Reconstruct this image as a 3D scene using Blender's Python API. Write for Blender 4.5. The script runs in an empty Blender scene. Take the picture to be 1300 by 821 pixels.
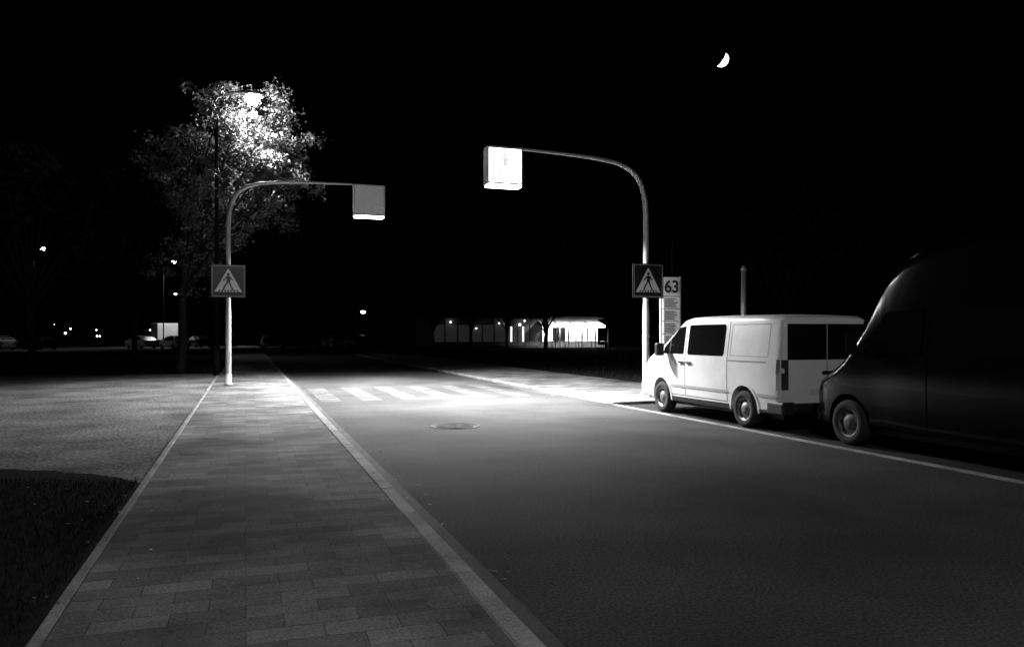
import bpy, bmesh, math, random
from mathutils import Vector, Matrix
random.seed(7)
scene = bpy.context.scene
col = scene.collection

# ---------------------------------------------------------------- materials
def mat(name, base=0.3, rough=0.6, metal=0.0, nscale=0, namt=0.0, bump=0.0, emit=0.0, spec=0.5, big=0.0, bigscale=0.5, coat=0.0, bdist=0.01):
    m = bpy.data.materials.new(name); m.use_nodes = True
    nt = m.node_tree; b = nt.nodes['Principled BSDF']
    b.inputs['Base Color'].default_value = (base, base, base, 1)
    b.inputs['Roughness'].default_value = rough
    b.inputs['Metallic'].default_value = metal
    b.inputs['Specular IOR Level'].default_value = spec
    b.inputs['Coat Weight'].default_value = coat
    if emit:
        b.inputs['Emission Color'].default_value = (1, 1, 1, 1)
        b.inputs['Emission Strength'].default_value = emit
    if nscale:
        tc = nt.nodes.new('ShaderNodeTexCoord')
        n = nt.nodes.new('ShaderNodeTexNoise'); n.inputs['Scale'].default_value = nscale
        n.inputs['Detail'].default_value = 6; n.inputs['Roughness'].default_value = 0.7
        nt.links.new(tc.outputs['Object'], n.inputs['Vector'])
        mr = nt.nodes.new('ShaderNodeMapRange')
        mr.inputs['From Min'].default_value = 0.3; mr.inputs['From Max'].default_value = 0.7
        mr.inputs['To Min'].default_value = 1 - namt; mr.inputs['To Max'].default_value = 1 + namt
        nt.links.new(n.outputs['Fac'], mr.inputs['Value'])
        val = mr.outputs['Result']
        if big:
            n2 = nt.nodes.new('ShaderNodeTexNoise'); n2.inputs['Scale'].default_value = bigscale
            n2.inputs['Detail'].default_value = 4
            nt.links.new(tc.outputs['Object'], n2.inputs['Vector'])
            mr2 = nt.nodes.new('ShaderNodeMapRange')
            mr2.inputs['From Min'].default_value = 0.3; mr2.inputs['From Max'].default_value = 0.7
            mr2.inputs['To Min'].default_value = 1 - big; mr2.inputs['To Max'].default_value = 1 + big
            nt.links.new(n2.outputs['Fac'], mr2.inputs['Value'])
            mm = nt.nodes.new('ShaderNodeMath'); mm.operation = 'MULTIPLY'
            nt.links.new(val, mm.inputs[0]); nt.links.new(mr2.outputs['Result'], mm.inputs[1]); val = mm.outputs[0]
        mu = nt.nodes.new('ShaderNodeMath'); mu.operation = 'MULTIPLY'; mu.inputs[1].default_value = base
        nt.links.new(val, mu.inputs[0]); nt.links.new(mu.outputs[0], b.inputs['Base Color'])
        if bump:
            bp = nt.nodes.new('ShaderNodeBump'); bp.inputs['Strength'].default_value = bump
            bp.inputs['Distance'].default_value = bdist
            nt.links.new(n.outputs['Fac'], bp.inputs['Height']); nt.links.new(bp.outputs['Normal'], b.inputs['Normal'])
    return m

M_asph = mat('asphalt', 0.050, 0.85, nscale=45, namt=0.85, bump=0.7, big=0.35, bigscale=0.5, spec=.08)
M_bay = mat('parking asphalt', 0.035, 0.9, nscale=50, namt=0.5, bump=0.5, big=0.2, spec=.05)
M_gutter = mat('gutter', 0.075, 0.8, nscale=40, namt=0.4, bump=0.4, big=0.3, bigscale=1.5, spec=.1)
M_kerb = mat('kerb granite', 0.22, 0.8, nscale=50, namt=0.45, bump=0.4, big=0.35, bigscale=2, spec=.15)
M_gravel = mat('gravel', 0.16, 0.95, nscale=20, namt=0.95, bump=1.0, big=0.45, bigscale=0.7, bdist=0.05, spec=.05)
M_soil = mat('soil', 0.02, 1.0, nscale=12, namt=0.5, bump=0.8, bdist=0.05, spec=0.02)
M_grass = mat('grass blades', 0.018, 0.95, nscale=3, namt=0.4, spec=0.02)
M_ground = mat('field', 0.02, 1.0, nscale=2, namt=0.4, spec=0.02)
M_paint = mat('worn road paint', 0.080, 0.85, nscale=8, namt=0.5, bump=0.3, big=0.35, bigscale=1.5, spec=.08)
M_galv = mat('galvanised steel', 0.42, 0.5, metal=0.4, nscale=30, namt=0.15, big=0.1)
M_darkpole = mat('dark painted steel', 0.008, 0.9, nscale=20, namt=0.2, spec=.03)
M_black = mat('black plastic', 0.012, 0.55)
M_rubber = mat('rubber', 0.015, 0.9, nscale=40, namt=0.3)
M_rim = mat('wheel rim', 0.22, 0.45, metal=0.6, nscale=20, namt=0.2)
M_rimdark = mat('dark wheel rim', 0.1, 0.6, metal=0.3, nscale=20, namt=0.2)  # darker, rougher, less metallic rim
M_white = mat('white car paint', 0.72, 0.35, nscale=3, namt=0.06, coat=0.4, big=0.08, bigscale=1.2)
M_darkpaint = mat('dark car paint', 0.002, 0.17, nscale=3, namt=0.1, coat=.1, spec=.35)
M_greypaint = mat('silver car paint', 0.3, 0.3, metal=0.4, nscale=3, namt=0.1, coat=0.6)
M_glass = mat('tinted glass', 0.006, 0.05, spec=0.6)
M_seam = mat('panel gap', 0.03, 0.9)
M_light_lens = mat('lamp lens', 0.10, 0.15, spec=0.6)
M_dlens = mat('tail lamp lens', 0.05, 0.15, spec=0.8)
M_signblack = mat('sign blue enamel', 0.01, 0.35, nscale=8, namt=0.1)
M_signwhite = mat('sign white', 0.6, 0.5, nscale=8, namt=0.06)
M_leaf = mat('leaf', 0.10, 0.55, nscale=2.5, namt=0.7, spec=0.3)
M_leafshade = mat('shaded leaf', 0.028, 0.95, nscale=2.5, namt=0.5, spec=0.02)  # darker copy of the leaf: night shade put into the colour of unlit trees
M_barkdark = mat('dark bark', 0.03, 0.9, nscale=14, namt=0.5, spec=.05, bump=.8, bdist=.03)
M_wall = mat('render wall', 0.12, 0.9, nscale=4, namt=0.15, spec=.1)
M_wallshade = mat('shaded wall', 0.04, 0.95, nscale=4, namt=0.25, spec=.02)  # wall colour lowered so the unlit facade sinks into black
M_roof = mat('roof felt', 0.05, 0.9, nscale=4, namt=0.2, spec=.05)
M_awning = mat('awning canvas', 0.75, 0.8, nscale=2, namt=0.1)
M_face = mat('light box face', 0.8, 0.5, emit=6.0)
M_facefig = mat('light box symbol', 0.1, 0.5, emit=0.74)
M_strip = mat('light box diffuser', 0.8, 0.5, emit=12.0)
M_backlit = mat('light box back', 0.4, 0.6, nscale=6, namt=0.12, emit=0.05)
M_lamp = mat('street lamp glass', 0.8, 0.3, emit=80.0)
M_farlamp = mat('far lamp glass', 0.8, 0.3, emit=10.0)
M_win = mat('lit window', 0.8, 0.5, emit=2.2)
M_windim = mat('dim window', 0.1, 0.4, emit=0.012)
M_head = mat('small lamp', 0.8, 0.3, emit=5.0)
M_moon = mat('moon lit', 0.5, 1.0, nscale=0.2, namt=0.2, emit=4.0)
M_moondark = mat('moon dark', 0.001, 1.0, spec=0.0)

def paving_mat():
    m = bpy.data.materials.new('concrete paving'); m.use_nodes = True
    nt = m.node_tree; b = nt.nodes['Principled BSDF']; L = nt.links
    tc = nt.nodes.new('ShaderNodeTexCoord')
    br = nt.nodes.new('ShaderNodeTexBrick')
    br.inputs['Scale'].default_value = 1.0
    br.inputs['Brick Width'].default_value = 0.40; br.inputs['Row Height'].default_value = 0.2
    br.inputs['Mortar Size'].default_value = 0.004; br.inputs['Mortar Smooth'].default_value = 0.4
    br.inputs['Bias'].default_value = -0.25
    br.inputs['Color1'].default_value = (0.12,)*3+(1,); br.inputs['Color2'].default_value = (0.22,)*3+(1,)
    br.inputs['Mortar'].default_value = (0.075,)*3+(1,)
    L.new(tc.outputs['Object'], br.inputs['Vector'])
    n = nt.nodes.new('ShaderNodeTexNoise'); n.inputs['Scale'].default_value = 0.7; n.inputs['Detail'].default_value = 6
    n.inputs['Roughness'].default_value=.6
    L.new(tc.outputs['Object'], n.inputs['Vector'])
    mr = nt.nodes.new('ShaderNodeMapRange'); mr.inputs['From Min'].default_value = .32; mr.inputs['From Max'].default_value = .68
    mr.inputs['To Min'].default_value = .35; mr.inputs['To Max'].default_value = 1.35
    L.new(n.outputs['Fac'], mr.inputs['Value'])
    n2 = nt.nodes.new('ShaderNodeTexNoise'); n2.inputs['Scale'].default_value = 60; n2.inputs['Detail'].default_value = 3
    L.new(tc.outputs['Object'], n2.inputs['Vector'])
    mr2 = nt.nodes.new('ShaderNodeMapRange'); mr2.inputs['From Min'].default_value = .3; mr2.inputs['From Max'].default_value = .7
    mr2.inputs['To Min'].default_value = .6; mr2.inputs['To Max'].default_value = 1.4
    L.new(n2.outputs['Fac'], mr2.inputs['Value'])
    mu = nt.nodes.new('ShaderNodeMath'); mu.operation = 'MULTIPLY'
    L.new(mr.outputs[0], mu.inputs[0]); L.new(mr2.outputs[0], mu.inputs[1])
    vm = nt.nodes.new('ShaderNodeVectorMath'); vm.operation = 'SCALE'
    L.new(br.outputs['Color'], vm.inputs[0]); L.new(mu.outputs[0], vm.inputs['Scale'])
    L.new(vm.outputs[0], b.inputs['Base Color'])
    b.inputs['Roughness'].default_value = .9; b.inputs['Specular IOR Level'].default_value=.1
    bp = nt.nodes.new('ShaderNodeBump'); bp.inputs['Strength'].default_value = .5; bp.inputs['Distance'].default_value = .004
    inv = nt.nodes.new('ShaderNodeMath'); inv.operation = 'SUBTRACT'; inv.inputs[0].default_value = 1
    L.new(br.outputs['Fac'], inv.inputs[1]); L.new(inv.outputs[0], bp.inputs['Height'])
    L.new(bp.outputs['Normal'], b.inputs['Normal'])
    return m
M_pave = paving_mat()

# ---------------------------------------------------------------- helpers
def obj(name, verts, faces, m=None, parent=None, smooth=False):
    me = bpy.data.meshes.new(name)
    me.from_pydata([tuple(v) for v in verts], [], faces); me.update()
    if m: me.materials.append(m)
    o = bpy.data.objects.new(name, me); col.objects.link(o)
    if parent: o.parent = parent
    if smooth:
        for p in me.polygons: p.use_smooth = True
    return o
def empty(name, loc=(0,0,0), rz=0):
    e = bpy.data.objects.new(name, None); col.objects.link(e); e.location = loc; e.rotation_euler[2] = rz
    return e
def box(name, x0, x1, y0, y1, z0, z1, m, parent=None, bevel=0.0):
    v = [(x,y,z) for z in (z0,z1) for y in (y0,y1) for x in (x0,x1)]
    f = [(0,2,3,1),(4,5,7,6),(0,1,5,4),(2,6,7,3),(0,4,6,2),(1,3,7,5)]
    o = obj(name, v, f, m, parent)
    if bevel:
        b = o.modifiers.new('b','BEVEL'); b.width = bevel; b.segments = 3
    return o
def sheet(name, x0, x1, y0, y1, z, m, parent=None):
    return obj(name, [(x0,y0,z),(x1,y0,z),(x1,y1,z),(x0,y1,z)], [(0,1,2,3)], m, parent)
def tube_data(path, radii, n=12, cap=True):
    V=[]; F=[]
    path=[Vector(p) for p in path]
    up=Vector((0.13,0.97,0.2)).normalized()
    for i,p in enumerate(path):
        t = (path[min(i+1,len(path)-1)]-path[max(i-1,0)]).normalized()
        a = t.cross(up)
        if a.length<1e-3: a=t.cross(Vector((1,0,0)))
        a.normalize(); b=t.cross(a).normalized()
        for k in range(n):
            an=2*math.pi*k/n
            V.append(p+(a*math.cos(an)+b*math.sin(an))*radii[i])
    for i in range(len(path)-1):
        for k in range(n):
            F.append((i*n+k, i*n+(k+1)%n, (i+1)*n+(k+1)%n, (i+1)*n+k))
    if cap:
        F.append(tuple(range(n-1,-1,-1))); F.append(tuple((len(path)-1)*n+k for k in range(n)))
    return V,F
def tube(name, path, radii, m, parent=None, n=14):
    V,F=tube_data(path, radii, n)
    return obj(name,V,F,m,parent,smooth=True)
def spline(pts, sub=6):
    pts=[Vector(p) for p in pts]; out=[]
    for i in range(len(pts)-1):
        p0=pts[max(i-1,0)];p1=pts[i];p2=pts[i+1];p3=pts[min(i+2,len(pts)-1)]
        for s in range(sub):
            t=s/sub
            out.append(0.5*((2*p1)+(p2-p0)*t+(2*p0-5*p1+4*p2-p3)*t*t+(3*p1-p0-3*p2+p3)*t**3))
    out.append(pts[-1]); return out
def flat(name, pts, y, m, parent):
    return obj(name, [(p[0],y,p[1]) for p in pts], [tuple(range(len(pts)))], m, parent)
def autosmooth(o, ang=38):
    bpy.ops.object.select_all(action='DESELECT')
    o.select_set(True); bpy.context.view_layer.objects.active=o
    bpy.ops.object.shade_smooth_by_angle(angle=math.radians(ang))
def circ(cx,cz,r,n=20): return [(cx+r*math.cos(2*math.pi*k/n), cz+r*math.sin(2*math.pi*k/n)) for k in range(n)]

# ---------------------------------------------------------------- ground
sheet('ground', -1500,1500,-600,2400,-0.04,M_ground)
sheet('road', 1.44, 8.10, -30, 420, 0.0, M_asph)
sheet('gutter', 1.44, 1.60, -30, 200, 0.004, M_gutter)
box('sidewalk', -0.975, 1.29, -30, 420, -0.03, 0.08, M_pave)
def kerbrow(name, x0, x1, z1, y0, y1, m, step=1.0):
    V=[];F=[]
    y=y0
    while y<y1:
        a,b=y+0.004,y+step-0.004; c=0.012; dz=random.uniform(-.003,.003); dx=random.uniform(-.002,.002)
        base=len(V)
        for (yy) in (a,b):
            V += [(x0,yy,-.03),(x0,yy,z1-c+dz),(x0+c,yy,z1+dz),(x1-c+dx,yy,z1+dz),(x1+dx,yy,z1-c+dz),(x1,yy,-.03)]
        for k in range(5): F.append((base+k,base+k+1,base+6+k+1,base+6+k))
        F.append(tuple(base+k for k in range(5,-1,-1))); F.append(tuple(base+6+k for k in range(6)))
        y+=step
    return obj(name,V,F,m)
kerbrow('kerb',1.294,1.436,0.088,-10,160,M_kerb)
kerbrow('edging_kerb',-1.05,-0.979,0.095,-10,34,M_kerb)
kerbrow('kerb',8.104,8.215,0.02,-10,16.6,M_kerb)
kerbrow('kerb',8.104,8.24,0.07,16.6,160,M_kerb)
sheet('parking_bay', 8.22, 10.4, -10, 16.6, 0.002, M_bay)
box('sidewalk', 8.244, 12.2, 16.61, 300, -0.03, 0.07, M_pave)
box('sidewalk', 10.56, 12.2, -10, 16.6, -0.03, 0.1, M_pave)
kerbrow('kerb',10.4,10.55,0.11,-10,16.5,M_kerb)
def groundpatch(name, pts, z, m):
    return obj(name, [(x,y,z) for x,y in pts], [tuple(range(len(pts)))], m)
groundpatch('gravel_path', [(-1.052,8.9),(-1.052,33.2),(-1.6,34.0),(-2.6,34.6),(-60,38.5),(-60,23),(-14,14.0),(-7,11.8),(-2.8,10.7),(-1.6,9.9)], 0.06, M_gravel)
edge=[(-1.052,9.2),(-1.35,9.65),(-1.6,9.95),(-2.1,10.35),(-2.8,10.75),(-3.8,11.1),(-5.2,11.45),(-7,11.95),(-10,12.8),(-14,14.2),(-60,23.4)]
E2=[edge[0]]
for (a,b) in zip(edge,edge[1:]):
    for k in range(1,7):
        t=k/6; E2.append((a[0]+(b[0]-a[0])*t,a[1]+(b[1]-a[1])*t+random.uniform(-.05,.05)))
groundpatch('lawn', [(-1.052,-10)]+E2+[(-60,-10)], 0.066, M_soil)
groundpatch('planting_bed', [(-1.06,33.6),(-1.06,80),(-60,80),(-60,38.2),(-2.6,34.3),(-1.6,33.9)], 0.066, M_soil)
sheet('far_car_park', -60, -1.06, 80.01, 200, 0.03, M_bay)
groundpatch('lawn', [(12.2,-10),(90,-10),(90,86),(12.2,86)], 0.05, M_soil)

def blades(name, n, fn, hmin, hmax, m):
    V=[];F=[]
    for i in range(n):
        x,y,z=fn(); h=random.uniform(hmin,hmax); a=random.uniform(0,6.28); w=h*.09
        dx,dy=math.cos(a)*w,math.sin(a)*w; lx,ly=random.uniform(-.5,.5)*h,random.uniform(-.5,.5)*h
        b=len(V); V+=[(x-dx,y-dy,z),(x+dx,y+dy,z),(x+lx,y+ly,z+h)]; F.append((b,b+1,b+2))
    return obj(name,V,F,m)
def f1():
    while True:
        x=-1.1-abs(random.gauss(0,1.8)); y=random.uniform(2,13.5)
        if y< 9.3+ (-x-1.1)*.42: return x,y,.055
blades('grass',18000,f1,.03,.08,M_grass)
def f2():
    while True:
        x=-1.2-abs(random.gauss(0,8)); y=random.uniform(33.9,50)
        if y>33.7+(-x-1.1)*.085: return x,y,.056
blades('grass',14000,f2,.08,.3,M_grass)
def f3(): return 12.3+abs(random.gauss(0,7)), random.uniform(14,70), .05
blades('grass',14000,f3,.06,.2,M_grass)
V=[];F=[]
for i in range(800):
    x=random.choice([random.uniform(-9,-1.1),random.uniform(-6,-1.1),random.gauss(-1.0,.2),random.gauss(1.55,.12)]); y=random.uniform(5,33)
    z=.10 if x<-.9 else (.012 if x>1.44 else .094)
    a=random.uniform(0,6.28); s=random.uniform(.008,.02)
    b=len(V)
    for k,(r1,zz) in enumerate([(1.5,0),(.7,.006),(1.5,.004),(.7,0)]):
        V.append((x+math.cos(a+k*1.57)*s*r1,y+math.sin(a+k*1.57)*s*r1,z+zz))
    F.append((b,b+1,b+2,b+3))
obj('fallen_leaves',V,F,M_leaf)

V=[];F=[]
x=1.75
while x<7.9:
    b=len(V); V+=[(x,19.6,.006),(x+.5,19.6,.006),(x+.5,24.6,.006),(x,24.6,.006)]; F.append((b,b+1,b+2,b+3)); x+=1.0
obj('zebra_crossing',V,F,M_paint)
mh=empty('manhole_cover',(3.55,13.7,0.005))
n=32
V=[(math.cos(2*math.pi*k/n)*r,math.sin(2*math.pi*k/n)*r,z) for r,z in ((.46,0),(.45,.008),(.42,.008),(.41,.0),(.345,0),(.34,.009)) for k in range(n)]
F=[(j*n+k,j*n+(k+1)%n,(j+1)*n+(k+1)%n,(j+1)*n+k) for j in range(5) for k in range(n)]
obj('frame',V,F,M_gutter,mh)
V=[(math.cos(2*math.pi*k/n)*.338,math.sin(2*math.pi*k/n)*.338,.008) for k in range(n)]
obj('lid',V,[tuple(range(n))],M_asph,mh)
for i in range(-3,4):
    w=math.sqrt(.3**2-(i*.085)**2)
    for j in range(-1,2):
        if abs(j*.2)<w: box('rib',max(-w,j*.2-.08),min(w,j*.2+.08),i*.085-.015,i*.085+.015,.009,.012,M_gutter,mh)

# ---------------------------------------------------------------- light pole with box
def pedestrian(parent, y, s, cx, cz, m):
    P=lambda L:[(cx+a*s,cz+b*s) for a,b in L]
    flat('figure_head',circ(cx+.0*s,cz+.34*s,.06*s),y,m,parent)
    flat('figure_torso',P([(-.07,.0),(.07,.0),(.08,.26),(-.06,.27)]),y,m,parent)
    flat('figure_leg_front',P([(-.07,.0),(.0,.0),(-.12,-.17),(-.17,-.33),(-.24,-.33),(-.18,-.15)]),y-.001,m,parent)
    flat('figure_leg_back',P([(.0,.0),(.07,.0),(.13,-.15),(.22,-.33),(.15,-.33),(.06,-.13)]),y-.001,m,parent)
    flat('figure_arm_front',P([(-.06,.27),(-.05,.2),(-.13,.11),(-.2,.06),(-.22,.1),(-.15,.16)]),y-.001,m,parent)
    flat('figure_arm_back',P([(.08,.26),(.05,.19),(.12,.1),(.19,.08),(.2,.12),(.15,.14)]),y-.001,m,parent)
def lightpole(loc, side, h, reach, facing, boxw):
    e=empty('crosswalk_light_pole',loc)
    s=side
    path=[(0,0,0),(0,0,1.6),(0,0,3.2),(0,0,h-1.55),(s*.06,0,h-.95),(s*.28,0,h-.48),(s*.75,0,h-.2),(s*1.5,0,h-.09),(s*2.7,0,h-.03),(s*reach,0,h)]
    sp=spline(path,6)
    rad=[]
    for p in sp:
        rad.append(.088 if p.z<2.2 and abs(p.x)<.01 else (.072 if abs(p.x)<.05 else max(.036,.066-.011*abs(p.x))))
    tube('mast',sp,rad,M_galv,e,16)
    tube('base_collar',[(0,0,0),(0,0,.06),(0,0,.061),(0,0,.35)],[.13,.13,.1,.1],M_galv,e)
    box('hatch',-.04,.04,-.1,-.085,.7,1.05,M_galv,e)
    bx=s*(reach+.02); zt=h-.02; w=boxw/2; d=.14
    box('box_housing',bx-w,bx+w,-d,d,zt-boxw,zt,M_black if facing<0 else M_galv,e,bevel=.015)
    box('box_top_rail',bx-w-.02,bx+w+.02,-.06,.06,zt+.002,zt+.06,M_darkpole,e)
    t=.04
    for yy in ((-d-.02,-d-.002),(d+.002,d+.02)):
        box('rim_top',bx-w,bx+w,yy[0],yy[1],zt-t,zt,M_galv,e)
        box('rim_bottom',bx-w,bx+w,yy[0],yy[1],zt-boxw,zt-boxw+t,M_galv,e)
        box('rim_left',bx-w,bx-w+t,yy[0],yy[1],zt-boxw+t+.001,zt-t-.001,M_galv,e)
        box('rim_right',bx+w-t,bx+w,yy[0],yy[1],zt-boxw+t+.001,zt-t-.001,M_galv,e)
    yf=-(d+.006)
    q=[(bx-w+t,zt-boxw+t),(bx+w-t,zt-boxw+t),(bx+w-t,zt-t),(bx-w+t,zt-t)]
    if facing<0:
        flat('face',q,yf,M_face,e)
        flat('back',q[::-1],-yf,M_backlit,e)
        pedestrian(e,yf-.004,boxw*.85,bx,zt-boxw/2,M_facefig)
    else:
        flat('back',q,yf,M_backlit,e)
        flat('face',q[::-1],-yf,M_face,e)
    box('diffuser',bx-w+.03,bx+w-.03,-.16,.16,zt-boxw-.06,zt-boxw-.002,M_strip,e,bevel=.01)
    L=bpy.data.lights.new('crossing_lamp','AREA'); L.shape='RECTANGLE'; L.size=boxw*.8; L.size_y=.25
    L.spread=math.radians(145)
    lo=bpy.data.objects.new('crossing_lamp',L); col.objects.link(lo); lo.parent=e
    lo.location=(bx,0,zt-boxw-.07)
    return e,L,lo
eR,LR,loR=lightpole((9.96,18.48,.07),-1,6.18,3.92,-1,.91)
eL,LL,loL=lightpole((-.503,25.7,.08),1,6.40,4.27,1,.99)
LR.energy=3100; LL.energy=3000
loR.rotation_euler=(math.radians(4),0,0); loL.rotation_euler=(math.radians(-12),0,0)

def crossing_sign(loc, S):
    e=empty('pedestrian_crossing_sign',loc)
    w=S/2
    box('plate',-w,w,-.02,.0,-w,w,M_signblack,e)
    t=.018
    for nm,a in (('border_top',(-w+.03,w-.03,w-.03-t,w-.03)),('border_bottom',(-w+.03,w-.03,-w+.03,-w+.03+t)),
                 ('border_left',(-w+.03,-w+.03+t,-w+.052,w-.052)),('border_right',(w-.03-t,w-.03,-w+.052,w-.052))):
        flat(nm,[(a[0],a[2]),(a[1],a[2]),(a[1],a[3]),(a[0],a[3])],-.023,mat_border,e)
    flat('triangle',[(-.4*S,-.33*S),(.4*S,-.33*S),(.02*S,.36*S),(-.02*S,.36*S)],-.024,M_signwhite,e)
    pedestrian(e,-.028,S*.72,0,-.04*S,M_signblack)
    for k in range(-3,4):
        x=k*.1*S
        flat('zebra_bar',[(x-.03*S-.01*k*S,-.32*S),(x+.025*S-.01*k*S,-.32*S),(x*.8+.02*S,-.27*S),(x*.8-.02*S,-.27*S)],-.0265,M_signblack,e)
    box('bracket_top',-.1,.1,.001,.16,.22*S,.26*S,M_galv,e)
    box('bracket_bottom',-.1,.1,.001,.16,-.26*S,-.22*S,M_galv,e)
    return e
mat_border=mat('sign border',.3,.5)
crossing_sign((9.96,18.48-.11,3.04),.9)
crossing_sign((-.503,25.7-.11,3.27),1.0)

bs=empty('bus_stop_sign',(11.0,18.97,.07))
tube('post',[(-.3,.05,0),(-.3,.05,3.15)],[.03,.03],M_galv,bs)
tube('post_2',[(.3,.05,0),(.3,.05,3.15)],[.03,.03],M_galv,bs)
box('header_panel',-.26,.26,-.02,.02,2.62,3.13,M_signwhite,bs)
for i,zz in enumerate((2.28,1.94,1.6,1.26)):
    box('timetable_panel',-.26,.26,-.02,.02,zz,zz+.32,M_signwhite,bs)
    for k in range(5):
        z=zz+.04+k*.052
        flat('text_line',[(-.22,z),(.05+.15*random.random(),z),(.05+.15*random.random(),z+.022),(-.22,z+.022)],-.023,M_seam,bs)
cu=bpy.data.curves.new('route_number','FONT'); cu.body='63'; cu.size=.46; cu.extrude=.001; cu.align_x='CENTER'; cu.offset=.012
cu.materials.append(M_black)
to=bpy.data.objects.new('route_number',cu); col.objects.link(to); to.parent=bs; to.location=(0,-.025,2.72); to.rotation_euler=(math.pi/2,0,0)

# ---------------------------------------------------------------- vehicles
def lerp_table(T,x):
    if x<=T[0][0]: return T[0][1]
    for (a,b),(c,d) in zip(T,T[1:]):
        if x<=c: return b+(d-b)*(x-a)/(c-a)
    return T[-1][1]
def loft_body(name, parent, stations, side, zb, belt, m, shoulder=.13, crown=.04):
    V=[];rings=[]
    for (y,zt,wf,zbot) in stations:
        pts=[]
        sh=zt-shoulder*min(1,max(.35,(zt-.5)/1.3))
        be=min(belt, sh-.06)
        mids=[zbot, zbot+.06, zbot+(be-zbot)*.35, zbot+(be-zbot)*.7, be, be+(sh-be)*.5, sh]
        for i,z in enumerate(mids):
            x=lerp_table(side,z)*wf
            if i==0: x-=.05
            pts.append((x,z))
        xs=pts[-1][0]; hh=zt-sh
        pts += [(xs-hh*.12,sh+hh*.38),(xs-hh*.42,sh+hh*.72),(xs-hh*.95,sh+hh*.9),(xs*.5,zt-crown*.1),(0,zt)]
        ring=[(x,y,z) for x,z in pts]+[(-x,y,z) for x,z in pts[-2::-1]]
        rings.append(len(V)); V+=ring; n=len(ring)
    F=[]
    for a,b in zip(rings,rings[1:]):
        for k in range(n-1): F.append((a+k,b+k,b+k+1,a+k+1))
        F.append((a+n-1,b+n-1,b,a))
    F.append(tuple(range(rings[0],rings[0]+n))); F.append(tuple(range(rings[-1]+n-1,rings[-1]-1,-1)))
    o=obj(name,V,F,m,parent)
    bm=bmesh.new(); bm.from_mesh(o.data); bmesh.ops.recalc_face_normals(bm,faces=bm.faces); bm.to_mesh(o.data); bm.free()
    return o
def wheel(parent, x, y, r, side, name, w=.2, rim=None):
    e=empty(name,(x,y,r)); e.parent=parent
    P=[(r*.62,-.0),(r*.66,.012),(r*.9,.012),(r*.97,-.01),(r,-.04),(r,-w+.03),(r*.95,-w)]
    n=36;V=[];F=[]
    for (rr,dx) in P:
        for k in range(n):
            a=2*math.pi*k/n; V.append((side*dx,rr*math.cos(a),rr*math.sin(a)))
    for j in range(len(P)-1):
        for k in range(n): F.append((j*n+k,j*n+(k+1)%n,(j+1)*n+(k+1)%n,(j+1)*n+k))
    obj('tyre',V,F,M_rubber,e,smooth=True)
    P=[(r*.64,.002),(r*.6,.004),(r*.57,-.03),(r*.48,-.045),(r*.3,-.02),(r*.2,-.0),(r*.12,.004),(0.001,.004)]
    V=[];F=[]
    for (rr,dx) in P:
        for k in range(n):
            a=2*math.pi*k/n; V.append((side*dx,rr*math.cos(a),rr*math.sin(a)))
    for j in range(len(P)-1):
        for k in range(n): F.append((j*n+k,j*n+(k+1)%n,(j+1)*n+(k+1)%n,(j+1)*n+k))
    obj('rim',V,F,rim or M_rim,e,smooth=True)
    for k in range(8):
        a=2*math.pi*k/8
        V=[(side*-.028,(r*.46)*math.cos(a)+ (r*.1)*math.cos(t),(r*.46)*math.sin(a)+(r*.1)*math.sin(t)) for t in [2*math.pi*q/10 for q in range(10)]]
        obj('rim_slot',V,[tuple(range(10))],M_black,e)
def arch_cut(body, axles, r, W):
    for y in axles:
        for s in (-1,1):
            bpy.ops.mesh.primitive_cylinder_add(radius=r, depth=.5, vertices=40, location=(0,0,0), rotation=(0,math.pi/2,0))
            c=bpy.context.object; c.name='cutter'
            c.location=body.parent.matrix_world@Vector((s*(W+.02),y,r*.86))
            c.rotation_euler=(0,math.pi/2,0)
            bpy.context.view_layer.update()
            md=body.modifiers.new('cut','BOOLEAN'); md.operation='DIFFERENCE'; md.solver='EXACT'; md.object=c
            bpy.context.view_layer.objects.active=body
            bpy.ops.object.select_all(action='DESELECT'); body.select_set(True)
            bpy.ops.object.modifier_apply(modifier='cut')
            bpy.data.objects.remove(c,do_unlink=True)
def sidepoly(name, parent, side, s, pts, off, m):
    V=[(s*(lerp_table(side,z)+off),y,z) for y,z in pts]
    return obj(name,V,[tuple(range(len(V)))],m,parent)
def seam(name,parent,side,s,y0,z0,y1,z1,w,m,off=.003):
    n=8
    V=[];F=[]
    dy,dz=y1-y0,z1-z0; l=math.hypot(dy,dz); py,pz=-dz/l*w/2,dy/l*w/2
    for i in range(n+1):
        t=i/n; y=y0+dy*t; z=z0+dz*t
        for q in (-1,1):
            zz=z+pz*q; V.append((s*(lerp_table(side,zz)+off),y+py*q,zz))
    for i in range(n): F.append((2*i,2*i+1,2*i+3,2*i+2))
    return obj(name,V,F,m,parent)

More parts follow.
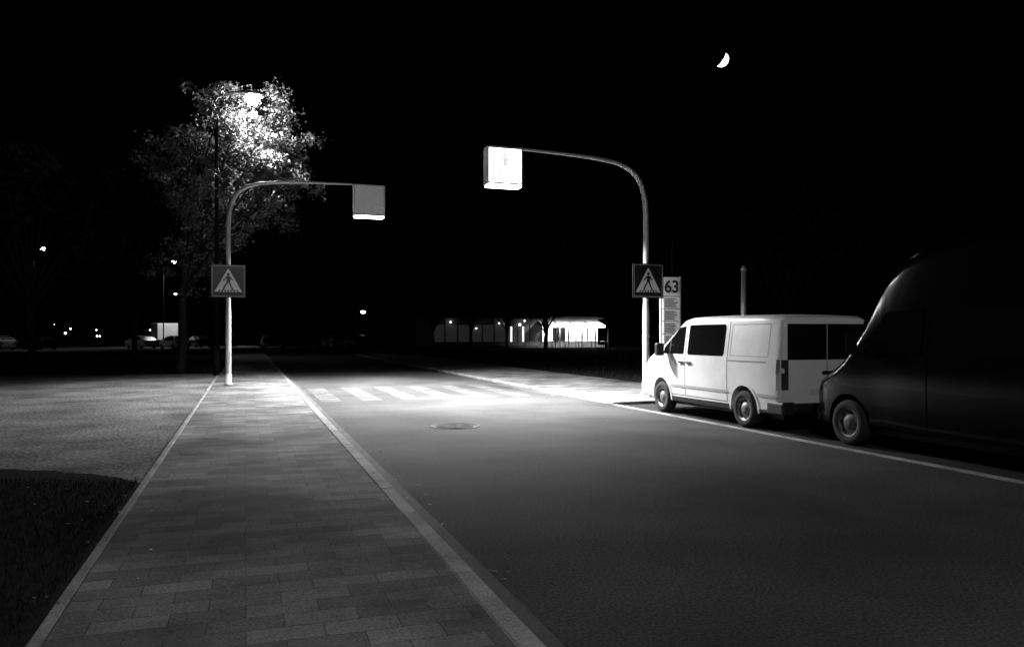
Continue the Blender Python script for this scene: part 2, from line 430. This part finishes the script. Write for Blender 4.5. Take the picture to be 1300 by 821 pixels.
SIDE=[(.2,.90),(.35,.935),(.6,.955),(.9,.962),(1.18,.958),(1.9,.86),(2.1,.83)]
def white_van(loc):
    e=empty('parked_van',loc); bpy.context.view_layer.update()
    st=[(0.0,1.86,.965,.34),(.03,1.93,.985,.33),(.12,1.97,1,.32),(.6,1.995,1,.30),(1.6,2.005,1,.30),(2.5,2.0,1,.30),(2.95,1.985,1,.30),
        (3.1,1.955,1,.30),(3.22,1.89,1,.30),(3.55,1.665,.998,.30),(3.9,1.42,.99,.28),(3.98,1.365,.985,.28),(4.2,1.29,.975,.27),(4.45,1.19,.955,.26),(4.62,1.09,.93,.25),(4.75,.96,.89,.25),(4.83,.8,.85,.26),(4.86,.62,.82,.30)]
    b=loft_body('body',e,st,SIDE,.3,1.2,M_white)
    arch_cut(b,(1.0,3.92),.40,.9)
    autosmooth(b,32)
    box('underbody',-.72,.72,.2,4.5,.2,.33,M_black,e)
    for s in (-1,1):
        nm='left' if s<0 else 'right'
        wheel(e,s*.945,1.0,.325,s,'wheel_rear_'+nm); wheel(e,s*.935,3.92,.325,s,'wheel_front_'+nm)
        for ax in (1.0,3.92):
            V=[];F=[]
            n=24
            for k in range(n+1):
                a=math.radians(-8+196*k/n)
                for r in (.395,.44):
                    yy=ax+r*math.cos(a); zz=.345+r*math.sin(a)
                    wf=1 if ax<2 else (1-.0 if yy<3.95 else 1-(yy-3.95)*.065)
                    V.append((s*(lerp_table(SIDE,zz)*wf+.012),yy,zz))
            for k in range(n): F.append((2*k,2*k+1,2*k+3,2*k+2))
            obj('wheel_arch',V,F,M_white,e)
        sidepoly('front_door_window',e,SIDE,s,[(3.02,1.25),(3.80,1.25),(3.80,1.36),(3.25,1.78),(3.02,1.81)],.004,M_glass)
        seam('window_divider',e,SIDE,s,3.55,1.25,3.55,1.55,.03,M_black,.007)
        sidepoly('side_window',e,SIDE,s,[(1.66,1.24),(2.84,1.24),(2.88,1.28),(2.88,1.79),(2.84,1.83),(1.66,1.83),(1.62,1.79),(1.62,1.28)],.004,M_glass)
        for a in ((.32,1.26,1.42,1.26),(.32,1.82,1.42,1.82)): seam('panel_press',e,SIDE,s,*a,.012,M_seamsoft)
        for a in ((.32,1.26,.32,1.82),(1.42,1.26,1.42,1.82)): seam('panel_press',e,SIDE,s,*a,.012,M_seamsoft)
        for a in ((2.955,.42,2.955,1.9),(3.82,.78,3.82,1.4),(1.50,.42,1.50,1.9),(2.955,.42,3.5,.42),(1.5,.42,2.955,.42)):
            seam('door_seam',e,SIDE,s,*a,.012,M_seam)
        seam('slide_rail',e,SIDE,s,.35,1.17,1.5,1.17,.022,M_seamsoft)
        seam('rub_strip',e,SIDE,s,1.45,.60,3.48,.60,.05,M_greystrip,.008)
        seam('rub_strip',e,SIDE,s,.1,.60,.58,.60,.05,M_greystrip,.008)
        seam('sill',e,SIDE,s,1.42,.335,3.5,.335,.09,M_black,.006)
        box('door_handle',min(s*.965,s*.99),max(s*.965,s*.99),3.0,3.17,1.07,1.1,M_black,e)
        box('door_handle',min(s*.965,s*.99),max(s*.965,s*.99),2.72,2.89,1.07,1.1,M_black,e)
        box('mirror_arm',min(s*.93,s*1.06),max(s*.93,s*1.06),3.66,3.72,1.25,1.3,M_black,e)
        box('mirror',min(s*1.03,s*1.2),max(s*1.03,s*1.2),3.64,3.76,1.2,1.46,M_black,e,bevel=.03)
        V=[(s*(lerp_table(SIDE,z)*.99+.006),y,z) for z in (.72,1.0,1.22) for y in (.0,.12)]
        obj('tail_lamp_side',V,[(0,1,3,2),(2,3,5,4)],M_dlens,e)
        V=[(s*x,-.006,z) for z in (.72,1.22) for x in (.78,.925)]
        obj('tail_lamp',V,[(0,1,3,2)],M_dlens,e)
        V=[(s*x,y,z) for x,y,z in ((.84,4.56,.98),(.86,4.56,.82),(.78,4.80,.72),(.5,4.885,.74),(.52,4.83,.86),(.74,4.74,.95))]
        obj('head_lamp',V,[tuple(range(6))],M_light_lens,e)
        box('rear_bumper_corner',min(s*.70,s*.965),max(s*.70,s*.965),-.10,.34,.30,.52,M_black,e,bevel=.04)
        box('hinge',min(s*.88,s*.93),max(s*.88,s*.93),-.03,.0,1.0,1.08,M_white,e)
    V=[(-.86,3.965,1.385),(.86,3.965,1.385),(.80,3.2,1.91),(-.80,3.2,1.91)]
    obj('windscreen',[(x,y+.006,z+.008) for x,y,z in V],[(0,1,2,3)],M_glass,e)
    def rq(nm,x0,x1,z0,z1,y,m): return obj(nm,[(x0,y,z0),(x1,y,z0),(x1,y,z1),(x0,y,z1)],[(0,1,2,3)],m,e)
    for s in (-1,1):
        a,b2=sorted((s*.012,s*.80))
        rq('rear_window',a,b2,1.22,1.82,-.006,M_glass)
    rq('rear_door_seam',-.006,.006,.5,1.84,-.004,M_seam)
    rq('number_plate',-.36,.16,.62,.73,-.008,M_signwhite)
    box('rear_door_handle',-.1,.1,-.03,-.002,.98,1.03,M_black,e)
    box('rear_bumper',-.75,.75,-.13,-.002,.36,.50,M_black,e,bevel=.03)
    box('front_bumper',-.72,.72,4.72,4.93,.30,.55,M_black,e,bevel=.05)
    box('grille',-.42,.42,4.80,4.875,.62,.74,M_black,e,bevel=.01)
    return e
M_seamsoft=mat('pressed line',.3,.6); M_greystrip=mat('grey rub strip',.35,.6)
v1=white_van((9.30,10.9,0.003))

SIDE2=[(.2,.93),(.35,.96),(.6,.98),(1.0,.99),(1.3,.985),(2.0,.91),(2.5,.88),(3.2,.84)]
def dark_van(loc):
    e=empty('parked_van',loc); bpy.context.view_layer.update()
    L=5.5
    R=[(0.0,.70,.80,.28),(.04,.86,.85,.26),(.14,.98,.90,.25),(.35,1.10,.945,.25),(.55,1.22,.96,.26),(.72,1.38,.965,.28),(.9,1.66,.962,.28),(1.1,1.98,.958,.3),(1.22,2.22,.955,.3),(1.34,2.44,.955,.3),(1.5,2.62,.965,.3),(1.75,2.78,.982,.3),(2.1,2.90,.995,.3),(2.6,2.98,1,.3),(3.4,3.02,1,.3),(4.6,3.01,1,.3),(5.3,2.96,.99,.32),(5.5,2.8,.97,.34)]
    st=[(L-y,a,b,c) for y,a,b,c in R][::-1]
    b=loft_body('body',e,st,SIDE2,.3,1.3,M_darkpaint,shoulder=.3)
    arch_cut(b,(.95,L-.78),.41,.93)
    autosmooth(b,60)
    box('underbody',-.75,.75,.2,5.0,.2,.33,M_black,e)
    for s in (-1,1):
        nm='left' if s<0 else 'right'
        wheel(e,s*.965,.95,.335,s,'wheel_rear_'+nm,rim=M_rimdark); wheel(e,s*.94,L-.78,.335,s,'wheel_front_'+nm,rim=M_rimdark)
        sidepoly('front_door_window',e,SIDE2,s,[(3.35,1.36),(4.3,1.36),(4.3,1.5),(4.0,1.95),(3.35,1.98)],.004,M_glass)
        sidepoly('side_window',e,SIDE2,s,[(1.9,1.38),(3.1,1.38),(3.1,1.95),(1.9,1.95)],.004,M_glass)
        for a in ((3.25,.42,3.25,2.1),(1.7,.42,1.7,2.1)): seam('door_seam',e,SIDE2,s,*a,.01,M_gap)
        box('mirror',min(s*1.04,s*1.2),max(s*1.04,s*1.2),4.4,4.5,1.35,1.66,M_darkpole,e,bevel=.03)
        box('mirror_arm',min(s*.93,s*1.08),max(s*.93,s*1.08),4.42,4.48,1.4,1.45,M_darkpole,e)
        V=[(s*x,y,z) for x,y,z in ((.90,L-.3,1.02),(.93,L-.3,.84),(.86,L-.06,.74),(.55,L+.02,.74),(.57,L-.06,.88),(.82,L-.14,.99))]
        obj('head_lamp',V,[tuple(range(6))],M_light_lens,e)
    V=[(-.84,L-.74,1.44),(.84,L-.74,1.44),(.79,L-1.17,2.14),(-.79,L-1.17,2.14)]
    obj('windscreen',[(x*.95,y+.03,z+.03) for x,y,z in V],[(0,1,2,3)],M_glass,e)
    box('front_bumper',-.8,.8,L-.12,L+.06,.28,.56,M_black,e,bevel=.05)
    box('grille',-.48,.48,L-.06,L+.02,.62,.72,M_black,e,bevel=.01)
    return e
M_gap=mat('dark panel gap',.001,1.0,spec=0.0)
dark_van((9.42,10.28-5.5,0.003))

SIDE3=[(.2,.80),(.4,.86),(.7,.88),(.92,.86),(1.45,.62)]
def car(loc, rz, paint):
    e=empty('parked_car',loc,rz); bpy.context.view_layer.update()
    st=[(0,.75,.88,.3),(.08,.95,.93,.25),(.35,1.08,.97,.22),(.6,1.25,1,.2),(1.2,1.43,1,.2),(2.0,1.46,1,.2),(2.6,1.38,1,.2),(3.3,1.0,1,.2),(3.9,.9,.96,.2),(4.2,.75,.9,.22),(4.3,.5,.84,.28)]
    b=loft_body('body',e,st,SIDE3,.2,.92,paint,shoulder=.1)
    autosmooth(b,40)
    for s in (-1,1):
        sidepoly('side_window',e,SIDE3,s,[(.65,.95),(3.1,.95),(2.45,1.3),(1.1,1.34)],.006,M_glass)
        wheel(e,s*.885,.8,.31,s,'wheel_rear'); wheel(e,s*.885,3.45,.31,s,'wheel_front')
        box('tail_lamp',min(s*.5,s*.8),max(s*.5,s*.8),-.02,.02,.68,.82,M_light_lens,e)
        box('head_lamp',min(s*.45,s*.75),max(s*.45,s*.75),4.17,4.27,.58,.68,M_light_lens,e)
    obj('rear_window',[(-.6,.33,1.1),(.6,.33,1.1),(.5,.9,1.385),(-.5,.9,1.385)],[(0,1,2,3)],M_glass,e)
    obj('windscreen',[(-.68,3.27,1.045),(.68,3.27,1.045),(.54,2.66,1.39),(-.54,2.66,1.39)],[(0,1,2,3)],M_glass,e)
    return e
for (x,y,rz,p) in ((-6.2,90,.5,M_white),(-4.6,101,.4,M_darkpaint),(-10,96,.6,M_greypaint),(9.3,66,0,M_darkpaint),(9.3,72,0,M_greypaint),(9.3,79,0,M_darkpaint),(9.3,86,0,M_white),(9.3,95,0,M_greypaint),
                   (2.6,84,math.pi,M_darkpaint),(2.6,92,math.pi,M_greypaint),(2.6,101,math.pi,M_white),(-19,92,.7,M_darkpaint),(-23,93,.7,M_greypaint),(-27,95,.7,M_greypaint),(-31,97,.7,M_darkpaint),(-35,98,.7,M_greypaint)):
    car((x,y,.03 if x<0 else .0 if x<9 else .07),rz,p)
bt=empty('box_truck',(-9.3,108,.03),.25)
box('cargo_box',-1.2,1.2,0,5.2,.9,3.0,M_white,bt,bevel=.03)
box('chassis',-.9,.9,.1,6.2,.5,.88,M_black,bt)
box('cab',-1.0,1.0,5.25,6.9,.5,2.3,M_white,bt,bevel=.15)
box('cab_window',-.85,.85,6.87,6.92,1.4,2.0,M_glass,bt)
for s in (-1,1): wheel(bt,s*1.1,1.2,.42,s,'wheel_rear'); wheel(bt,s*1.05,5.9,.42,s,'wheel_front')

# ---------------------------------------------------------------- street lamps
def street_lamp(loc, h, arm, rz=0, lens=M_lamp, size=1.0, pm=M_darkpole):
    e=empty('street_lamp',loc,rz)
    tube('pole',spline([(0,0,0),(0,0,h*.5),(0,0,h-.8),(.05,0,h-.1),(arm*.45,0,h+.12),(arm-.3,0,h+.16)],5),[.08-.0018*i for i in range(26)],pm,e)
    tube('pole_base',[(0,0,0),(0,0,1.2)],[.11,.11],pm,e)
    box('head_housing',arm-.42*size,arm+.35*size,-.17*size,.17*size,h+.08,h+.2,pm,e,bevel=.05)
    V=[];F=[];n=24;P=[(.8,0),(1,-.07),(.97,-.15),(.82,-.23),(.5,-.30),(.01,-.32)]
    for r,z in P:
        for k in range(n):
            a=2*math.pi*k/n; V.append((arm+r*.3*size*math.cos(a),r*.24*size*math.sin(a),h+.075+z*size))
    for j in range(5):
        for k in range(n): F.append((j*n+k,j*n+(k+1)%n,(j+1)*n+(k+1)%n,(j+1)*n+k))
    obj('lens',V,F,lens,e,smooth=True)
    return e
def lamp_light(e,arm,h,power,rad=.2,spot=None,tilt=(0,0),drop=.65,blend=1.0):
    L=bpy.data.lights.new('bulb','SPOT' if spot else 'POINT'); L.energy=power; L.shadow_soft_size=rad
    if spot: L.spot_size=math.radians(spot); L.spot_blend=blend
    o=bpy.data.objects.new('bulb',L); col.objects.link(o); o.parent=e; o.location=(arm,0,h-drop)
    o.rotation_euler=(math.radians(tilt[0]),math.radians(tilt[1]),0)
    return L
s1=street_lamp((-1.05,32.1,.06),10.75,1.35,size=1.15)
lamp_light(s1,1.35,10.75,1800)
lamp_light(s1,1.35,10.75,9500,spot=116,tilt=(-18,-6))
s2=street_lamp((-2.2,58,.06),10.5,1.3,lens=M_farlamp); lamp_light(s2,1.3,10.5,350,spot=120)
s3=street_lamp((-21,94,.03),10.6,.9,lens=M_farlamp); lamp_light(s3,.9,10.6,1300,spot=125)
s4=street_lamp((-9.6,105.7,.03),10.6,1.2,lens=M_farlamp); lamp_light(s4,1.2,10.6,5000,spot=125)
street_lamp((-16,190,0),10.6,1.2,lens=M_farlamp)
street_lamp((-58,140,0),8,1.2,lens=M_farlamp)
s5=street_lamp((13.0,100,0.0),4.5,1.0,lens=M_farlamp)
s6=street_lamp((-1.4,-4.0,.06),10.6,1.5,lens=M_farlamp); lamp_light(s6,1.5,10.6,2100,spot=150,tilt=(38,0),blend=.7)
for i in range(16):
    x=-random.uniform(18,60); y=random.uniform(115,210)
    bl=empty('bollard_light',(x,y,0)); h=random.uniform(.6,3.6)
    tube('post',[(0,0,0),(0,0,h)],[.06,.05],M_darkpole,bl,8)
    s=random.uniform(.05,.15)
    tube('lamp_glass',[(0,0,h),(0,0,h+s*2)],[s,s],M_head,bl,10)
    tube('cap',[(0,0,h+s*2),(0,0,h+s*2+.06)],[s*1.3,s*.4],M_darkpole,bl,10)
up=empty('utility_pole',(14.6,20.8,.05))
tube('shaft',[(0,0,0),(0,0,2.4),(0,0,3.55)],[.08,.08,.075],M_galv,up)
tube('cap',[(0,0,3.56),(0,0,3.72)],[.1,.04],M_galv,up)
up=empty('utility_pole',(16.0,27.5,.05))
tube('shaft',[(0,0,0),(0,0,2.4),(0,0,5.6)],[.06,.05,.04],M_darkpole,up)

# ---------------------------------------------------------------- trees
def tree(name, loc, trunk_top, centre, R, nclump, per, seed, leafsize=(.06,.12), leaf=M_leaf, trunk_r=.2, bark=M_barkdark, extra=(), base_n=16):
    rnd=random.Random(seed)
    e=empty(name,loc)
    V=[];F=[]
    def addtube(path,rad,n=7):
        v,f=tube_data(path,rad,n); b=len(V); V.extend(v); F.extend([tuple(i+b for i in q) for q in f])
    tt=Vector(trunk_top); c=Vector(centre)
    tp=[Vector((0,0,0)),tt*.33+Vector((.06,.03,0)),tt*.66+Vector((-.04,.05,0)),tt]
    addtube(spline(tp,4),[trunk_r*(1.25 if i==0 else 1-.035*i) for i in range(13)],12)
    nodes=[]
    lobes=[]
    ends=[]
    for k in range(16):
        a=k*2.4+rnd.uniform(-.3,.3); zz=rnd.uniform(-.55,.95)
        rr=math.sqrt(max(.05,1-zz*zz))*rnd.uniform(.7,1.0)
        ends.append(c+Vector((R[0]*rr*math.cos(a),R[1]*rr*math.sin(a),R[2]*zz))*.8)
    ends+=[Vector(x) for x in extra]
    for i,end in enumerate(ends):
        st=tt*rnd.uniform(.82,1.0)
        mid=st.lerp(end,.45)+Vector((rnd.uniform(-.3,.3),rnd.uniform(-.3,.3),rnd.uniform(.1,.6)))
        sp=spline([st,mid,end],6); addtube(sp,[.085*(1-j/len(sp))*trunk_r/.2+.014 for j in range(len(sp))],6)
        nodes+=sp[3:]; lobes.append((end,rnd.uniform(.75,1.25)*(.55 if i>=16 else 1)))
    LV=[];LF=[]
    for k in range(nclump):
        l,s=rnd.choice(lobes)
        base=rnd.choice(nodes) if rnd.random()<.3 else l
        q=base+Vector((rnd.gauss(0,1)*R[0],rnd.gauss(0,1)*R[1],rnd.gauss(0,1)*R[2]))*.19*s
        nn=min(nodes,key=lambda p:(p-q).length)
        if (nn-q).length>.1:
            m=nn.lerp(q,.5)+Vector((0,0,.1)); addtube([nn,m,q],[.02,.013,.005],4)
        cr=rnd.uniform(.16,.42)
        for i in range(int(per*rnd.uniform(.4,1.5))):
            p=q+Vector((rnd.gauss(0,1),rnd.gauss(0,1),rnd.gauss(0,.7)))*cr*.6
            s2=rnd.uniform(*leafsize)
            n=Vector((rnd.gauss(0,1),rnd.gauss(0,1),rnd.gauss(0,1)+.3)).normalized()
            a=n.orthogonal().normalized(); a.rotate(Matrix.Rotation(rnd.uniform(0,6.28),3,n)); b=n.cross(a)
            i0=len(LV); LV+= [p-a*s2,p+b*s2*.5+n*s2*.12,p+a*s2,p-b*s2*.5+n*s2*.12]; LF.append((i0,i0+1,i0+2,i0+3))
    obj('trunk_and_limbs',V,F,bark,e,smooth=True)
    obj('foliage',LV,LF,leaf,e)
    return e
tree('deciduous_tree',(-2.5,34.4,.05),(.15,0,3.9),(1.7,-.5,7.6),(3.0,2.4,2.9),480,85,3,leafsize=(.045,.1),
     extra=[(3.7,-1.4,9.2),(4.4,-1.0,8.5),(4.7,-.6,9.4),(3.9,-.3,10.0),(3.2,-2.2,8.2),(2.0,-2.4,9.2),(4.4,-1.6,7.7),(3.6,-2.0,7.0),
            (1.6,-2.9,10.3),(2.2,-1.2,10.8),(1.2,-2.0,10.7),(3.4,-1.6,10.7),(3.3,-3.4,9.9)])
def instance(src,name,loc,rz,sc):
    e=empty(name,loc,rz); e.scale=(sc,sc,sc)
    for ch in src.children:
        o=bpy.data.objects.new(ch.name.split('.')[0],ch.data); col.objects.link(o); o.parent=e
    return e
t2=tree('deciduous_tree',(-9.5,42,.05),(0,0,3.2),(0,0,7.0),(3.6,3.6,3.4),190,55,11,leafsize=(.09,.15),leaf=M_leafshade)
instance(t2,'deciduous_tree',(-17,48,.05),1.3,1.1)
instance(t2,'deciduous_tree',(-6.5,54,.05),2.3,1.0)
instance(t2,'deciduous_tree',(-28,62,.05),4.1,1.2)
instance(t2,'deciduous_tree',(36,46,.05),2.7,1.2)
instance(t2,'deciduous_tree',(24,62,.05),3.7,1.0)
instance(t2,'deciduous_tree',(-3.9,0.2,.05),0.4,1.15)
t3=tree('bare_tree',(17.5,76,.05),(0,0,2.2),(0,0,5.0),(2.4,2.4,2.6),150,4,21,leafsize=(.05,.09),trunk_r=.16,leaf=M_leafshade)
for (x,y,r,s) in ((22,78,1,.9),(26.5,80,2,1.0),(30.5,79,3,.85),(15,88,4,1.1)): instance(t3,'bare_tree',(x,y,.05),r,s)
# ---------------------------------------------------------------- buildings
M_winmid=mat('doorway light',.5,.5,emit=1.0)
def pavilion():
    e=empty('cafe_pavilion',(20.4,89,.05))
    W=21; D=9; H=3.45
    box('roof_slab',-.4,W+.4,-1.2,D,H,H+.25,M_roof,e)
    box('back_wall',0,W,D-.25,D-.02,0,H-.003,M_wall,e)
    box('plinth',-.3,W+.3,-1.1,-.0,0,.25,M_wall,e)
    x=0.0
    rnd=random.Random(5)
    while x<W-.5:
        w=1.5
        lit = x>12
        if lit:
            obj('glazing',[(x+.08,.1,.7),(x+w-.08,.1,.7),(x+w-.08,.1,2.7),(x+.08,.1,2.7)],[(0,1,2,3)],M_win if rnd.random()<.75 else M_windim,e)
        else:
            r=rnd.random()
            obj('glazing',[(x+.08,.1,.7),(x+w-.08,.1,.7),(x+w-.08,.1,2.7),(x+.08,.1,2.7)],[(0,1,2,3)],M_windim,e)
            if r<.6: obj('lit_doorway',[(x+.5,.07,.3),(x+.75,.07,.3),(x+.75,.07,2.5),(x+.5,.07,2.5)],[(0,1,2,3)],M_winmid,e)
        box('pier',x-.07,x+.07,.0,.3,.25,H-.003,M_wall,e)
        box('spandrel',x+.071,x+w-.071,.05,.25,.25,.68,M_wall,e)
        box('lintel',x+.071,x+w-.071,.05,.25,2.72,H-.003,M_wall,e)
        x+=w
    for k in range(4):
        a=13+k*2.05
        V=[(a,-.02,3.2),(a+1.9,-.02,3.2),(a+1.9,-1.9,2.65),(a,-1.9,2.65),(a,-1.9,2.4),(a+1.9,-1.9,2.4)]
        obj('awning',V,[(0,1,2,3),(3,2,5,4)],M_awning,e)
        tube('awning_post',[(a+.05,-1.85,0),(a+.05,-1.85,2.6)],[.04,.04],M_galv,e,8)
        L=bpy.data.lights.new('terrace_lamp','SPOT'); L.energy=(500,800,700,1000)[k]; L.shadow_soft_size=.1; L.spot_size=math.radians(125); L.spot_blend=.6
        o=bpy.data.objects.new('terrace_lamp',L); col.objects.link(o); o.parent=e; o.location=(a+1,-2.9,3.3); o.rotation_euler=(math.radians(38),0,0)
    for (a,z,s) in ((2.1,2.9,.09),(5.2,2.2,.07),(8.0,2.8,.08),(8.7,2.8,.07),(10.6,2.6,.13),(11.2,3.1,.08)):
        tube('wall_lamp',[(a,-.25,z),(a,-.25,z+2*s)],[s,s],M_head,e,10)
    for k in range(5):
        a=13.6+k*1.7
        box('table_top',a-.4,a+.4,-3.4,-2.6,.72,.76,M_awning,e); tube('table_leg',[(a,-3,0),(a,-3,.72)],[.04,.04],M_galv,e,8)
        tube('parasol_closed',[(a+.2,-3.6,0),(a+.2,-3.6,1.2),(a+.2,-3.6,2.4)],[.03,.12,.03],M_awning,e,8)
pavilion()
def block(loc,W,D,H,storeys,name,lit):
    e=empty(name,loc); rnd=random.Random(int(W*7))
    box('walls',0,W,0,D,0,H,M_wallshade,e)
    box('parapet',-.2,W+.2,-.2,D+.2,H+.002,H+.5,M_roof,e)
    fh=H/storeys; n=int(W/2.6)
    for s in range(storeys):
        for k in range(n):
            x=.7+k*2.6; z=s*fh+.9
            box('window_frame',x-.06,x+1.46,-.05,-.002,z-.06,z+1.56,M_roof,e)
            obj('window',[(x,-.053,z),(x+1.4,-.053,z),(x+1.4,-.053,z+1.5),(x,-.053,z+1.5)],[(0,1,2,3)],M_windim if rnd.random()<lit else M_glass,e)
block((14,118,0),26,12,12.5,4,'apartment_building',.0)

# ---------------------------------------------------------------- moon
d=Vector((515,776,313)).normalized()
mo=empty('moon',(515,776,315))
bm=bmesh.new(); bmesh.ops.create_uvsphere(bm,u_segments=64,v_segments=48,radius=8.2)
right=d.cross(Vector((0,0,1))).normalized(); upv=right.cross(d)
sd=((right*.75-upv*.55).normalized()*.97+d*.2).normalized()
me=bpy.data.meshes.new('disc')
for f in bm.faces:
    f.material_index = 0 if f.calc_center_median().normalized().dot(sd)>0 else 1  # crescent painted by face material: sunlit side glows, the rest stays black
    f.smooth=True
bm.to_mesh(me); bm.free(); me.materials.append(M_moon); me.materials.append(M_moondark)
o=bpy.data.objects.new('disc',me); col.objects.link(o); o.parent=mo

w=bpy.data.worlds.new('World'); scene.world=w; w.use_nodes=True
bg=w.node_tree.nodes['Background']; bg.inputs['Color'].default_value=(1,1,1,1); bg.inputs['Strength'].default_value=.0001
sl=bpy.data.lights.new('moonlight','SUN'); sl.energy=.002; sl.angle=math.radians(.5)
so=bpy.data.objects.new('moonlight',sl); col.objects.link(so); so.rotation_euler=(-d).to_track_quat('-Z','Y').to_euler()

cam=bpy.data.cameras.new('camera'); co=bpy.data.objects.new('camera',cam); col.objects.link(co)
co.location=(0,0,1.65); co.rotation_euler=(math.pi/2,0,-math.radians(18.68))
cam.sensor_width=36; cam.lens=27.69; cam.shift_y=.0104; cam.clip_end=5000; cam.clip_start=.05
scene.camera=co
scene.view_settings.view_transform='Standard'; scene.view_settings.look='None'; scene.view_settings.exposure=0
